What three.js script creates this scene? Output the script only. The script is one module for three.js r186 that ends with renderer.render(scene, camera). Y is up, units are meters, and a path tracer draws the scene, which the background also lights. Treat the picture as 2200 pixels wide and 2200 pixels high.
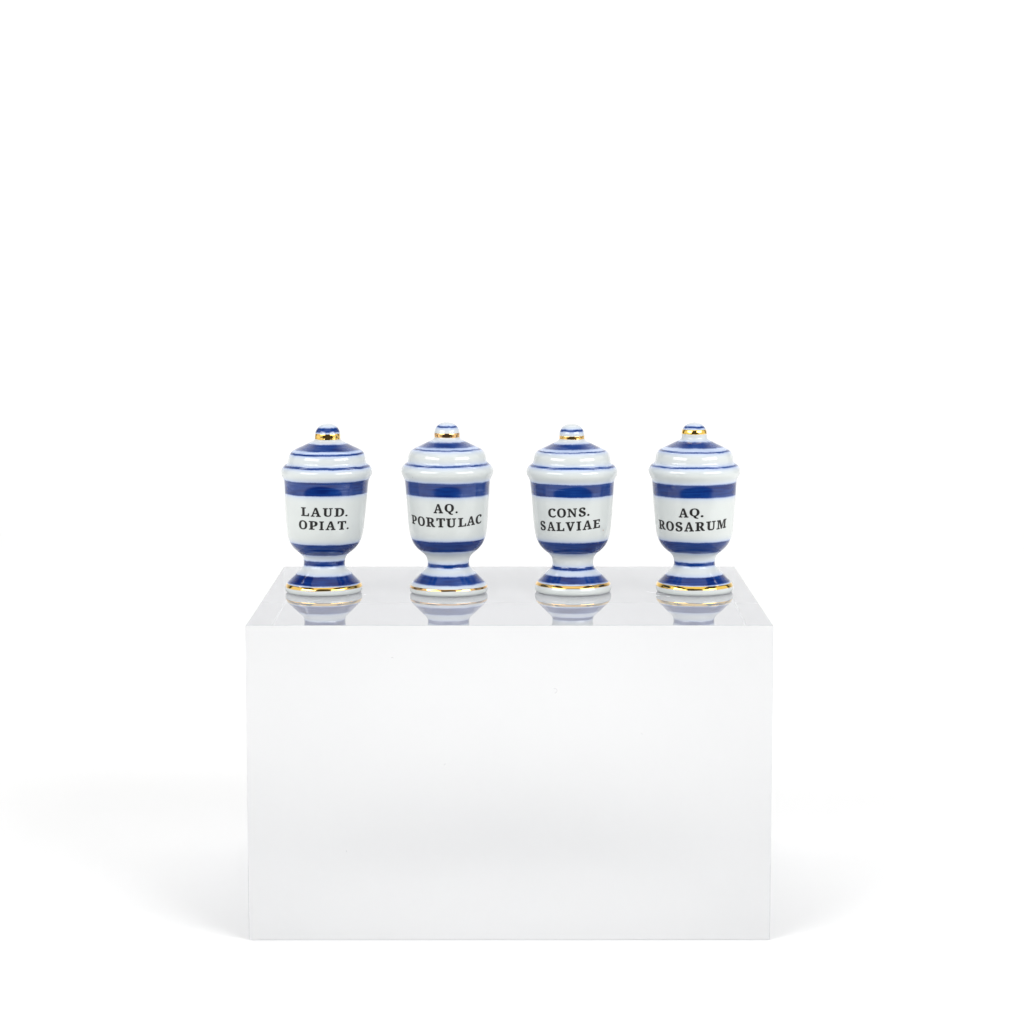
import * as THREE from 'three';
import { FontLoader } from 'three/addons/loaders/FontLoader.js';
import { RoundedBoxGeometry } from 'three/addons/geometries/RoundedBoxGeometry.js';
import { TessellateModifier } from 'three/addons/modifiers/TessellateModifier.js';
import { mergeGeometries } from 'three/addons/utils/BufferGeometryUtils.js';
import { RectAreaLightUniformsLib } from 'three/addons/lights/RectAreaLightUniformsLib.js';

// ---------------------------------------------------------------- camera, lights, exposure
const scene = new THREE.Scene();
const camera = new THREE.PerspectiveCamera(23.044, 1, 0.02, 20);
camera.rotation.order = 'YXZ';
camera.rotation.set(-0.11458, -0.00091, 0);
camera.position.set(0.00007, 0.13687, 0.46985);

const renderer = new THREE.WebGLRenderer({ antialias: true });
renderer.setSize(1024, 1024);
renderer.toneMapping = THREE.LinearToneMapping;
renderer.toneMappingExposure = 0.93;
renderer.shadowMap.enabled = true;

RectAreaLightUniformsLib.init();
scene.background = new THREE.Color(0.07, 0.07, 0.075);       // the dim studio beyond the light tent

function panel(name, w, h, [x, y, z], [tx, ty, tz], radiance, color = 0xffffff) {
  const l = new THREE.RectAreaLight(color, radiance, w, h);
  l.name = name;
  l.position.set(x, y, z);
  l.lookAt(tx, ty, tz);
  scene.add(l);
  return l;
}
panel('overhead_softbox', 0.8, 0.75, [0, 0.80, 0.26], [0, 0, 0.02], 1.0);
panel('front_softbox_left', 0.62, 0.27, [-0.53, 0.40, 0.44], [0, 0.07, -0.03], 7.8);
panel('front_softbox_right', 0.62, 0.27, [0.53, 0.40, 0.44], [0, 0.07, -0.03], 9.3);
panel('side_diffuser_left', 0.9, 0.5, [-0.60, 0.26, 0.10], [0, 0.20, 0.02], 0.95);
panel('side_diffuser_right', 0.9, 0.5, [0.60, 0.26, 0.10], [0, 0.20, 0.02], 0.95);
panel('backdrop_softbox', 1.4, 0.4, [0, 0.95, -0.42], [0, 0.30, -1.02], 4.25);

// ---------------------------------------------------------------- helpers
const MM = 0.001;
const clamp = THREE.MathUtils.clamp, lerp = THREE.MathUtils.lerp, smooth = THREE.MathUtils.smoothstep;
function tag(o, label, category, group, kind) {
  o.userData = { label };
  if (category) o.userData.category = category;
  if (group) o.userData.group = group;
  if (kind) o.userData.kind = kind;
}
function hash(x, y, s) {
  let n = (Math.imul(x, 374761393) + Math.imul(y, 668265263) + Math.imul(s, 2147483647 - 1274126177)) | 0;
  n = Math.imul(n ^ (n >>> 13), 1274126177);
  return ((n ^ (n >>> 16)) >>> 0) / 4294967296;
}
// value noise, periodic in x with period px
function noise(x, y, px, s) {
  const ix = Math.floor(x), iy = Math.floor(y), fx = x - ix, fy = y - iy;
  const u = fx * fx * (3 - 2 * fx), v = fy * fy * (3 - 2 * fy), m = (i) => ((i % px) + px) % px;
  return lerp(lerp(hash(m(ix), iy, s), hash(m(ix + 1), iy, s), u), lerp(hash(m(ix), iy + 1, s), hash(m(ix + 1), iy + 1, s), u), v) * 2 - 1;
}
function mesh(name, geometry, material, parent) {
  const m = new THREE.Mesh(geometry, material);
  m.name = name;
  m.castShadow = m.receiveShadow = true;
  (parent ?? scene).add(m);
  return m;
}

// ---------------------------------------------------------------- the white sweep and the acrylic block
{
  const W = 2.6, front = 0.2, back = -0.62, rad = 0.4, top = 1.7, n = 40;
  const line = [[front, 0], [back, 0]];
  for (let i = 1; i <= n; i++) { const a = (i / n) * Math.PI / 2; line.push([back - Math.sin(a) * rad, rad - Math.cos(a) * rad]); }
  line.push([back - rad, top]);
  const pos = [], uv = [], idx = [];
  line.forEach(([z, y], i) => { for (const s of [-1, 1]) { pos.push(s * W / 2, y, z); uv.push(s * W / 2, i * 0.1); } });
  for (let i = 0; i < line.length - 1; i++) { const a = i * 2; idx.push(a, a + 1, a + 2, a + 1, a + 3, a + 2); }
  const g = new THREE.BufferGeometry();
  g.setAttribute('position', new THREE.Float32BufferAttribute(pos, 3));
  g.setAttribute('uv', new THREE.Float32BufferAttribute(uv, 2));
  g.setIndex(idx);
  g.computeVertexNormals();
  const paper = new THREE.MeshStandardMaterial({ color: new THREE.Color(0.91, 0.91, 0.903), roughness: 1, side: THREE.DoubleSide });
  const b = mesh('backdrop', g, paper);
  tag(b, 'seamless white studio backdrop under and behind the clear block', undefined, undefined, 'structure');
}
const BH = 0.061136, BD = 0.082258, BW = 0.1;
{
  // polished on the top and the ends, cut to a faint satin on the front, the back and the underside
  const face = (roughness) => new THREE.MeshPhysicalMaterial({ name: 'acrylic', color: 0xffffff, roughness, metalness: 0, transmission: 1, thickness: 0.06, ior: 1.49, attenuationColor: new THREE.Color(0.93, 0.933, 0.943), attenuationDistance: 0.12 });
  const polished = face(0), satin = face(0.55), sawn = face(0.3), upper = face(0);
  upper.specularColor = new THREE.Color(0.6, 0.6, 0.6);        // the upper face is worn and reflects only softly
  upper.transmission = 0.72;
  const g = new RoundedBoxGeometry(BW, BH, BD, 3, 0.00018);    // its faces run +x, -x, +y, -y, +z, -z
  const b = mesh('display_block', g, [polished, polished, upper, sawn, satin, satin]);
  b.position.set(0, BH / 2 + 0.00004, -BD / 2);
  tag(b, 'thick clear acrylic block carrying the row of four striped jars', 'display block');
  // fine white nicks in the polish beside the outer jars: [x, z, length, turn] in mm and degrees
  const nick = new THREE.MeshStandardMaterial({ name: 'nicked_acrylic', color: new THREE.Color(0.85, 0.86, 0.88), roughness: 0.7 });
  const smudge = new THREE.MeshStandardMaterial({ name: 'grey_fleck', color: new THREE.Color(0.66, 0.66, 0.68), roughness: 0.7 });
  for (const [x, y, r, arc, turn] of [[8.6, 48.6, 0.45, 3.6, -90], [-22.2, 54.8, 0.22, 2.4, 20], [-12.2, 34.2, 0.25, 2.2, 60], [25.1, 40.2, 0.18, 2.6, -30], [-31.0, 17.5, 0.2, 2.0, 140]]) {
    const n = mesh('fleck', new THREE.TorusGeometry(r * MM, 0.035 * MM, 6, 16, arc), smudge, b);
    n.position.set(x * MM, y * MM - BH / 2, BD / 2 + 0.01 * MM);
    n.rotation.z = turn * Math.PI / 180;
  }
  for (const [x, z, len, turn] of [[-29.6, -40.0, 0.45, 10], [-30.7, -42.6, 0.6, -8], [-30.9, -45.2, 0.5, 4], [-33.1, -38.6, 0.5, -20], [-28.6, -47.6, 0.3, 0], [29.6, -42.6, 1.1, 14], [31.2, -41.2, 1.4, -6], [30.4, -38.6, 0.9, 8], [32.4, -37.0, 0.7, -12], [28.6, -43.8, 0.5, 30]]) {
    const n = mesh('nick', new RoundedBoxGeometry(len * MM, 0.03 * MM, 0.14 * MM, 1, 0.012 * MM), nick, b);
    n.position.set(x * MM, BH / 2 + 0.01 * MM, z * MM + BD / 2);
    n.rotation.y = turn * Math.PI / 180;
  }
}

// ---------------------------------------------------------------- the jars
// [height, radius] in mm, from the crown of the knob down to the foot
const PROFILE = [[34.93, 0], [34.88, 0.55], [34.74, 1.1], [34.45, 1.66], [34.0, 2.12], [33.45, 2.42], [32.85, 2.55], [32.4, 2.58], [32.05, 2.57], [31.62, 2.72], [31.22, 3.33], [30.86, 4.1], [30.5, 4.82], [29.95, 5.98], [29.43, 7.0], [29.05, 7.45],
  [28.59, 7.71], [28.12, 7.88], [27.52, 7.98], [27.04, 8.05], [26.75, 8.21], [26.44, 8.62], [26.09, 9.0], [25.61, 9.29], [25.13, 9.4], [24.65, 9.36], [24.17, 9.19], [23.7, 8.95], [23.22, 8.76], [22.5, 8.64],
  [20.59, 8.5], [18.67, 8.38], [16.27, 8.21], [13.87, 8.02], [12.43, 7.83], [11.47, 7.62], [10.75, 7.36], [10.03, 6.98], [9.31, 6.43], [8.7, 5.79], [8.22, 5.19], [7.74, 4.71], [7.14, 4.38], [6.54, 4.26],
  [5.94, 4.24], [5.33, 4.36], [4.73, 4.81], [4.25, 5.36], [3.77, 5.88], [3.04, 6.57], [2.32, 7.29], [1.84, 7.66], [1.35, 7.9], [0.95, 7.98], [0.5, 7.95], [0.2, 7.75], [0.05, 7.4], [0, 7.0]].reverse();
const curve = new THREE.CatmullRomCurve3(PROFILE.map(([h, r]) => new THREE.Vector3(r, h, 0)), false, 'centripetal');
const NV = 300, NU = 192;
const outline = curve.getSpacedPoints(NV).map((p) => [Math.max(0, p.x), p.y]);
outline[NV][0] = 0;
const arcOf = (h) => {                                         // index along the outline of a height
  let lo = 0, hi = NV;
  while (hi - lo > 1) { const m = (lo + hi) >> 1; if (outline[m][1] > h) hi = m; else lo = m; }
  return lo + clamp((h - outline[lo][1]) / Math.max(1e-6, outline[hi][1] - outline[lo][1]), 0, 1);
};
const radiusAt = (h) => { const a = arcOf(h), i = Math.min(NV - 1, Math.floor(a)); return lerp(outline[i][0], outline[i + 1][0], a - i); };

const WHITE = [0.615, 0.645, 0.627], PALE = [0.30, 0.42, 0.75], BLUE = [0.004, 0.036, 0.195], DEEP = [0.001, 0.011, 0.108];

const JARS = [
  { x: -0.03835, z: -0.04394, scale: 0.9958, lean: 1.83, seed: 11,
    stripes: { knob: [33.2, 34.12, 1.0], lid: [29.6, 30.89, 0.97], line: [28.77, 29.15, 0.95], seam: [26.1, 26.54, 0.95], band: [20.72, 23.57, 0.98], low: [8.13, 10.58, 1], neck: [5.71, 6.73, 1], foot: [2.10, 3.89, 1.08] },
    gold: [31.72, 32.97], rim: [1.15, 1.95], goldTone: [0.93, 0.60, 0.16],
    lines: ['LAUD.', 'OPIAT.'],
    letters: [[-33.0, -19.8, 16.61, 18.44, -0.0016], [-17.4, -2.7, 16.56, 18.43, -0.0016], [-0.1, 13.7, 16.57, 18.36, -0.0016], [16.4, 30.9, 16.53, 18.32, -0.0016], [32.7, 36.6, 16.50, 16.88, -0.0016],
      [-37.6, -22.9, 13.85, 15.74, -0.0021], [-20.5, -7.1, 13.86, 15.67, -0.0015], [-4.8, 1.9, 13.81, 15.64, -0.0010], [4.3, 19.0, 13.80, 15.63, -0.0005], [21.4, 35.2, 13.79, 15.58, 0.0001], [36.4, 40.0, 13.81, 14.22, 0.0005]],
    specks: [], crack: [[-41, 4.1], [-37, 3.5], [-39, 3.0], [-33, 2.5], [-27, 2.25]],
    name: 'blue banded white porcelain jar lettered LAUD. OPIAT., leftmost on the acrylic block' },
  { x: -0.01251, z: -0.04325, scale: 1.0062, lean: -0.49, seed: 23,
    stripes: { knob: [33.95, 34.28, 0.82], lid: [30.07, 31.04, 0.86], line: [29.48, 29.72, 0.85], seam: [26.4, 26.75, 0.85], band: [20.34, 23.17, 0.95], low: [8.97, 11.25, 0.93], neck: [5.39, 6.14, 0.85], foot: [2.28, 3.93, 0.97] },
    gold: [31.89, 32.82], rim: [1.12, 1.63], goldTone: [0.86, 0.53, 0.22],
    lines: ['AQ.', 'PORTULAC'],
    letters: [[-18.8, -5.1, 17.17, 19.08, 0.0001], [-3.1, 10.0, 16.89, 19.12, 0.0001], [12.1, 15.4, 17.17, 17.60, 0.0001],
      [-62.3, -48.6, 14.58, 16.41, -0.0115], [-46.7, -33.1, 14.39, 16.36, -0.0078], [-31.1, -17.2, 14.33, 16.26, -0.0041], [-15.2, -2.6, 14.31, 16.20, -0.0005], [-1.3, 13.0, 14.29, 16.16, 0.0030], [16.0, 28.5, 14.38, 16.21, 0.0069], [29.3, 43.9, 14.54, 16.42, 0.0103], [44.9, 57.7, 14.67, 16.60, 0.0138]],
    specks: [[13, 28.2, 0.1], [-48, 24.3, 0.1], [-57, 23.6, 0.07]],
    name: 'blue banded white porcelain jar lettered AQ. PORTULAC, between the LAUD. OPIAT. and CONS. SALVIAE jars' },
  { x: 0.01317, z: -0.04422, scale: 0.9937, lean: -0.63, seed: 37,
    stripes: { knob: [33.4, 33.87, 0.8], lid: [30.01, 31.0, 0.86], line: [29.37, 29.59, 0.85], seam: [26.21, 26.61, 0.72], band: [20.44, 23.09, 0.97], low: [8.52, 11.04, 0.95], neck: [4.86, 5.51, 0.9], foot: [2.38, 3.75, 1.02] },
    gold: [31.83, 32.56], rim: [1.59, 2.24], goldTone: [0.92, 0.58, 0.18],
    lines: ['CONS.', 'SALVIAE'],
    letters: [[-38.0, -25.6, 16.27, 18.18, 0.0075], [-23.6, -10.4, 16.35, 18.29, 0.0075], [-8.6, 5.0, 16.49, 18.30, 0.0075], [7.5, 17.8, 16.57, 18.50, 0.0075], [19.9, 23.5, 16.68, 17.13, 0.0075],
      [-56.2, -44.4, 13.39, 15.40, 0.0020], [-41.6, -27.3, 13.46, 15.38, 0.0038], [-25.7, -13.3, 13.54, 15.39, 0.0055], [-11.5, 2.0, 13.59, 15.49, 0.0072], [4.4, 11.3, 13.71, 15.61, 0.0086], [13.4, 28.1, 13.83, 15.76, 0.0101], [29.6, 42.8, 14.01, 15.82, 0.0119]],
    specks: [[51, 13.4, 0.16, [0.45, 0.2, 0.07]]],
    name: 'blue banded white porcelain jar lettered CONS. SALVIAE, brown speck beside the lettering' },
  { x: 0.03828, z: -0.04439, scale: 1.0008, lean: -0.56, seed: 53,
    stripes: { knob: [33.85, 34.25, 0.9], lid: [30.02, 31.14, 0.93], line: [29.21, 29.5, 0.92], seam: [26.19, 26.51, 0.72], band: [20.23, 22.91, 1.0], low: [8.56, 11.03, 0.97], neck: [5.66, 6.40, 0.95], foot: [2.20, 3.70, 1.06] },
    gold: [32.62, 33.63], rim: [1.20, 2.07], goldTone: [0.95, 0.62, 0.13],
    lines: ['AQ.', 'ROSARUM'],
    letters: [[-26.8, -12.5, 16.22, 18.11, 0.0032], [-10.9, 3.2, 16.02, 18.16, 0.0032], [4.7, 8.9, 16.32, 16.78, 0.0032],
      [-67.3, -50.7, 13.40, 15.30, -0.0045], [-49.3, -34.8, 13.29, 15.29, -0.0015], [-32.6, -21.3, 13.28, 15.30, 0.0012], [-19.0, -4.7, 13.37, 15.32, 0.0040], [-2.9, 11.2, 13.48, 15.36, 0.0068], [13.1, 27.9, 13.58, 15.48, 0.0098], [29.9, 48.8, 13.78, 15.66, 0.0131]],
    specks: [[-61, 26.9, 0.07], [-7, 1.0, 0.05], [7, 1.0, 0.05]],
    name: 'blue banded white porcelain jar lettered AQ. ROSARUM, rightmost on the acrylic block' },
];

// the painted glaze of one jar: around the axis (u) and along the outline (v)
const TW = 2048, TH = 1024;
function glaze(jar) {
  const data = new Uint8Array(TW * TH * 4), s = jar.seed, bands = Object.values(jar.stripes);
  const wob = bands.map((_, k) => [hash(k, 1, s) * 6.28, 0.02 + 0.05 * hash(k, 2, s)]);
  const enc = (c) => Math.round(255 * clamp(c <= 0.0031308 ? c * 12.92 : 1.055 * Math.pow(c, 1 / 2.4) - 0.055, 0, 1));
  for (let j = 0; j < TH; j++) {
    const a = ((j + 0.5) / TH) * NV, i0 = Math.min(NV - 1, Math.floor(a)), h = lerp(outline[i0][1], outline[i0 + 1][1], a - i0);
    const r = lerp(outline[i0][0], outline[i0 + 1][0], a - i0);
    for (let i = 0; i < TW; i++) {
      const u = (i + 0.5) / TW, th = (u - 0.5) * 2 * Math.PI;
      const fine = noise(u * 420, a * 1.6, 420, s + 5), grain = noise(u * 900, a * 3.1, 900, s + 6), slow = noise(u * 14, a * 0.05, 14, s + 7), brush = noise(u * 22, a * 0.55, 22, s + 8);
      let cover = 0, halo = 0, dens = 0;
      bands.forEach(([lo, hi, d], k) => {
        if (h < lo - 1.4 || h > hi + 1.4) return;
        const shift = wob[k][1] * Math.sin(th + wob[k][0]) + 0.05 * noise(u * 26, k * 7.3, 26, s + 9) + 0.02 * noise(u * 90, k * 3.1, 90, s + 10) + 0.035 * fine;
        const hb = h + shift, soft = Math.min(0.15 + 0.06 * noise(u * 9, k * 5.7, 9, s + 12), 0.32 * (hi - lo));
        const c = smooth(hb, lo - soft, lo + soft) * (1 - smooth(hb, hi - soft, hi + soft));
        const out = Math.max(lo - hb, hb - hi, 0);
        halo = 1 - (1 - halo) * (1 - Math.exp(-out / 0.34) * 0.74 * Math.min(1, (hi - lo) / 0.5 + 0.35));
        if (c > cover) { cover = c; dens = d; }
      });
      const white = 1 + 0.012 * slow + 0.006 * grain;
      let c = WHITE.map((w, k) => lerp(w * white, PALE[k], halo * (1 - 0.0 * cover)));
      if (cover > 0) {
        const d = clamp(dens * (0.86 + 0.16 * slow + 0.15 * brush + 0.07 * grain), 0, 1.15);
        c = c.map((w, k) => { const paint = lerp(BLUE[k], DEEP[k], smooth(d, 0.72, 1.12)); return lerp(w, lerp(PALE[k], paint, smooth(d, 0.0, 0.75)), cover); });
      }
      for (const [deg, sh, size, col] of jar.specks) {
        const dx = (th - deg * Math.PI / 180) * r, dy = h - sh, q = Math.hypot(dx, dy) + 0.03 * fine;
        if (q < size * 1.6) { const k = 1 - smooth(q, size * 0.5, size); c = c.map((w, n) => lerp(w, (col ?? [0.12, 0.11, 0.11])[n], k * 0.8)); }
      }
      if (jar.crack && h < 4.4 && Math.abs(th + 0.6) < 0.4) {
        const q = new THREE.Vector2(th * r, h);
        for (let n = 1; n < jar.crack.length; n++) {
          const [a0, b0] = [jar.crack[n - 1], jar.crack[n]].map(([d, y]) => new THREE.Vector2(d * Math.PI / 180 * radiusAt(y), y)), ab = b0.sub(a0), k = clamp(q.clone().sub(a0).dot(ab) / ab.lengthSq(), 0, 1);
          if (a0.addScaledVector(ab, k).distanceTo(q) < 0.05) c = c.map((w) => w * 0.25);
        }
      }
      const o = (j * TW + i) * 4;
      data[o] = enc(c[0]); data[o + 1] = enc(c[1]); data[o + 2] = enc(c[2]); data[o + 3] = 255;
    }
  }
  const t = new THREE.DataTexture(data, TW, TH);
  t.colorSpace = THREE.SRGBColorSpace;
  t.magFilter = t.minFilter = THREE.LinearFilter;
  t.wrapS = THREE.RepeatWrapping;
  t.needsUpdate = true;
  return t;
}

// printing ink: nearly black, thinner and browner inside the strokes
const inkMap = (() => {
  const n = 256, d = new Uint8Array(n * n * 4);
  for (let j = 0; j < n; j++) for (let i = 0; i < n; i++) {
    const v = 0.5 + 0.5 * (0.6 * noise(i / 5, j / 22, 51, 3) + 0.4 * noise(i / 2.5, j / 7, 102, 4)), k = smooth(v, 0.45, 0.95), o = (j * n + i) * 4;
    d[o] = 9 + 22 * k; d[o + 1] = 7 + 18 * k; d[o + 2] = 6 + 15 * k; d[o + 3] = 255;
  }
  const t = new THREE.DataTexture(d, n, n);
  t.colorSpace = THREE.SRGBColorSpace; t.magFilter = t.minFilter = THREE.LinearFilter; t.wrapS = t.wrapT = THREE.RepeatWrapping; t.needsUpdate = true;
  return t;
})();
const ink = new THREE.MeshPhysicalMaterial({ name: 'ink', map: inkMap, roughness: 0.5 });
const font = await new FontLoader().loadAsync('fonts/droid/droid_serif_bold.typeface.json');

// the stamp printed fat: each outline pushed outwards a little
function fat(points, by) {
  const p = points.filter((q, i) => q.distanceTo(points[(i + 1) % points.length]) > 1e-3), n = p.length, area = THREE.ShapeUtils.area(p);
  return p.map((q, i) => {
    const a = q.clone().sub(p[(i + n - 1) % n]).normalize(), b = p[(i + 1) % n].clone().sub(q).normalize(), t = a.clone().add(b);
    if (t.length() < 0.2) t.copy(a);
    t.normalize();
    const k = (by * Math.sign(area)) / Math.max(0.6, t.dot(a));
    return new THREE.Vector2(q.x + t.y * k, q.y - t.x * k);
  });
}
function bolder(shape) {
  const s = new THREE.Shape(fat(shape.getPoints(10), 2.8));
  s.holes = shape.holes.map((h) => new THREE.Path(fat(h.getPoints(10), -2)));
  return s;
}
const dot = new THREE.Shape().absarc(0, 0, 10, 0, Math.PI * 2, false);

// a point of a jar's surface, lifted off it by lift mm; the jar is a little crooked and lumpy, as cast by hand
function surface(jar, th, h, r, lift = 0) {
  const u = th / (2 * Math.PI) + 0.5, s = jar.seed;
  const lump = 0.045 * noise(u * 5, h * 0.16, 5, s + 31) + 0.02 * noise(u * 13, h * 0.5, 13, s + 32);
  const q = (r + lump * smooth(r, 1, 4) * smooth(h, 0.1, 1.2) + lift) * jar.scale, y = h * jar.scale;
  return [(q * Math.sin(th) + y * Math.tan(jar.lean * Math.PI / 180)) * MM, y * MM, q * Math.cos(th) * MM];
}
function grid(nu, nv, at) {                                    // at(i / nu, j / nv) gives [point, u, v]
  const pos = [], uv = [], idx = [];
  for (let j = 0; j <= nv; j++) for (let i = 0; i <= nu; i++) { const [p, a, b] = at(i / nu, j / nv); pos.push(...p); uv.push(a, b); }
  for (let j = 0; j < nv; j++) for (let i = 0; i < nu; i++) { const a = j * (nu + 1) + i, b = a + nu + 1; idx.push(a, a + 1, b, a + 1, b + 1, b); }
  const g = new THREE.BufferGeometry();
  g.setAttribute('position', new THREE.Float32BufferAttribute(pos, 3));
  g.setAttribute('uv', new THREE.Float32BufferAttribute(uv, 2));
  g.setIndex(idx);
  g.computeVertexNormals();
  const n = g.attributes.normal;                               // close the seam at the back
  for (let j = 0; j <= nv; j++) {
    const a = j * (nu + 1), b = a + nu, v = new THREE.Vector3(n.getX(a) + n.getX(b), n.getY(a) + n.getY(b), n.getZ(a) + n.getZ(b)).normalize();
    n.setXYZ(a, v.x, v.y, v.z); n.setXYZ(b, v.x, v.y, v.z);
  }
  return g;
}
const TAU = Math.PI * 2;
function buildJar(jar, k) {
  const root = new THREE.Group();
  root.name = k ? 'apothecary_jar_' + String(k).padStart(3, '0') : 'apothecary_jar';
  root.position.set(jar.x, BH + 0.00006, jar.z);
  scene.add(root);
  tag(root, jar.name, 'apothecary jar', 'striped apothecary jars in a row on the acrylic block');

  const porcelain = new THREE.MeshPhysicalMaterial({ name: 'glazed_porcelain', map: glaze(jar), roughness: 0.09, ior: 1.5 });
  // the whole skin first, so that its normals run on smoothly from part to part
  const skin = grid(NU, NV, (a, b) => {
    const i = Math.round(b * NV), [r, h] = outline[i], th = (a - 0.5) * TAU;
    return [surface(jar, th, h, r), a, b];
  });
  const cut = (h0, h1) => {
    const j0 = Math.round(arcOf(h0)), j1 = Math.round(arcOf(h1)), g = new THREE.BufferGeometry(), w = NU + 1;
    for (const n of ['position', 'normal', 'uv']) { const a = skin.attributes[n]; g.setAttribute(n, new THREE.Float32BufferAttribute(a.array.slice(j0 * w * a.itemSize, (j1 + 1) * w * a.itemSize), a.itemSize)); }
    const idx = [];
    for (let j = 0; j < j1 - j0; j++) for (let i = 0; i < NU; i++) { const a = j * w + i, b = a + w; idx.push(a, a + 1, b, a + 1, b + 1, b); }
    g.setIndex(idx);
    return g;
  };
  const foot = mesh('foot', (() => {
    const side = cut(0, 4.25), base = new THREE.CircleGeometry(7.0 * jar.scale * MM, 96).rotateX(Math.PI / 2);
    return mergeGeometries([side, base]);
  })(), porcelain, root);
  mesh('stem', cut(4.25, 8.22), porcelain, root);
  const bowl = mesh('bowl', cut(8.22, 26.75), porcelain, root);
  const lid = mesh('lid', cut(26.75, 31.4), porcelain, root);
  mesh('knob', cut(31.4, 34.92), porcelain, lid);

  const [gr, gg, gb] = jar.goldTone;
  const gold = new THREE.MeshPhysicalMaterial({ name: 'gilding', color: new THREE.Color(gr, gg, gb), metalness: 1, roughness: 0.09 });
  const ring = ([lo, hi], wobble, s, steps) => grid(NU, steps, (a, b) => {
    const th = (a - 0.5) * TAU, e0 = wobble * noise(a * 9, 0.5, 9, s) + wobble * 0.5 * noise(a * 31, 1.5, 31, s), e1 = wobble * noise(a * 11, 2.5, 11, s) + wobble * 0.5 * noise(a * 37, 3.5, 37, s);
    const h = lerp(lo + e0, hi + e1, b), edge = Math.min(b, 1 - b), lift = edge === 0 ? -0.02 : 0.03 + 0.012 * noise(a * 40, b * 3, 40, s + 2);
    return [surface(jar, th, h, radiusAt(h), lift), a * 8, b];
  });
  mesh('gold_band', ring(jar.gold, 0.05, jar.seed + 40, 10), gold, lid);
  mesh('gold_rim', ring(jar.rim, 0.07, jar.seed + 50, 8), gold, foot);

  // lettering: each glyph fitted to its own place on the curved bowl
  const text = jar.lines.join('').split(''), glyphs = [];
  text.forEach((ch, n) => {
    const [t0, t1, h0, h1, slope] = jar.letters[n];
    let g = new THREE.ShapeGeometry(ch === '.' ? dot : font.generateShapes(ch, 100).map(bolder), 10);
    g.computeBoundingBox();
    const b = g.boundingBox, sx = b.max.x - b.min.x, sy = b.max.y - b.min.y;
    g = new TessellateModifier(7, 6).modify(g.toNonIndexed());
    const p = g.attributes.position, uv = g.attributes.uv;
    for (let i = 0; i < p.count; i++) {
      const x = (p.getX(i) - b.min.x) / sx, y = (p.getY(i) - b.min.y) / sy;
      const deg = lerp(t0, t1, x), th = deg * Math.PI / 180, h = lerp(h0, h1, y) + slope * (deg - (t0 + t1) / 2);
      uv.setXY(i, (th * 8 + n * 0.37) / 4, h / 4);
      p.setXYZ(i, ...surface(jar, th, h, radiusAt(h), 0.02));
    }
    g.computeVertexNormals();
    glyphs.push(g);
  });
  const gl = mergeGeometries(glyphs.map((g) => { const c = new THREE.BufferGeometry(); for (const n of ['position', 'normal', 'uv']) c.setAttribute(n, g.attributes[n]); return c; }));
  const lt = mesh('lettering', gl, ink, bowl);
  lt.userData = { label: 'black serif lettering reading ' + jar.lines.join(' ') };
}
JARS.forEach(buildJar);

renderer.render(scene, camera);
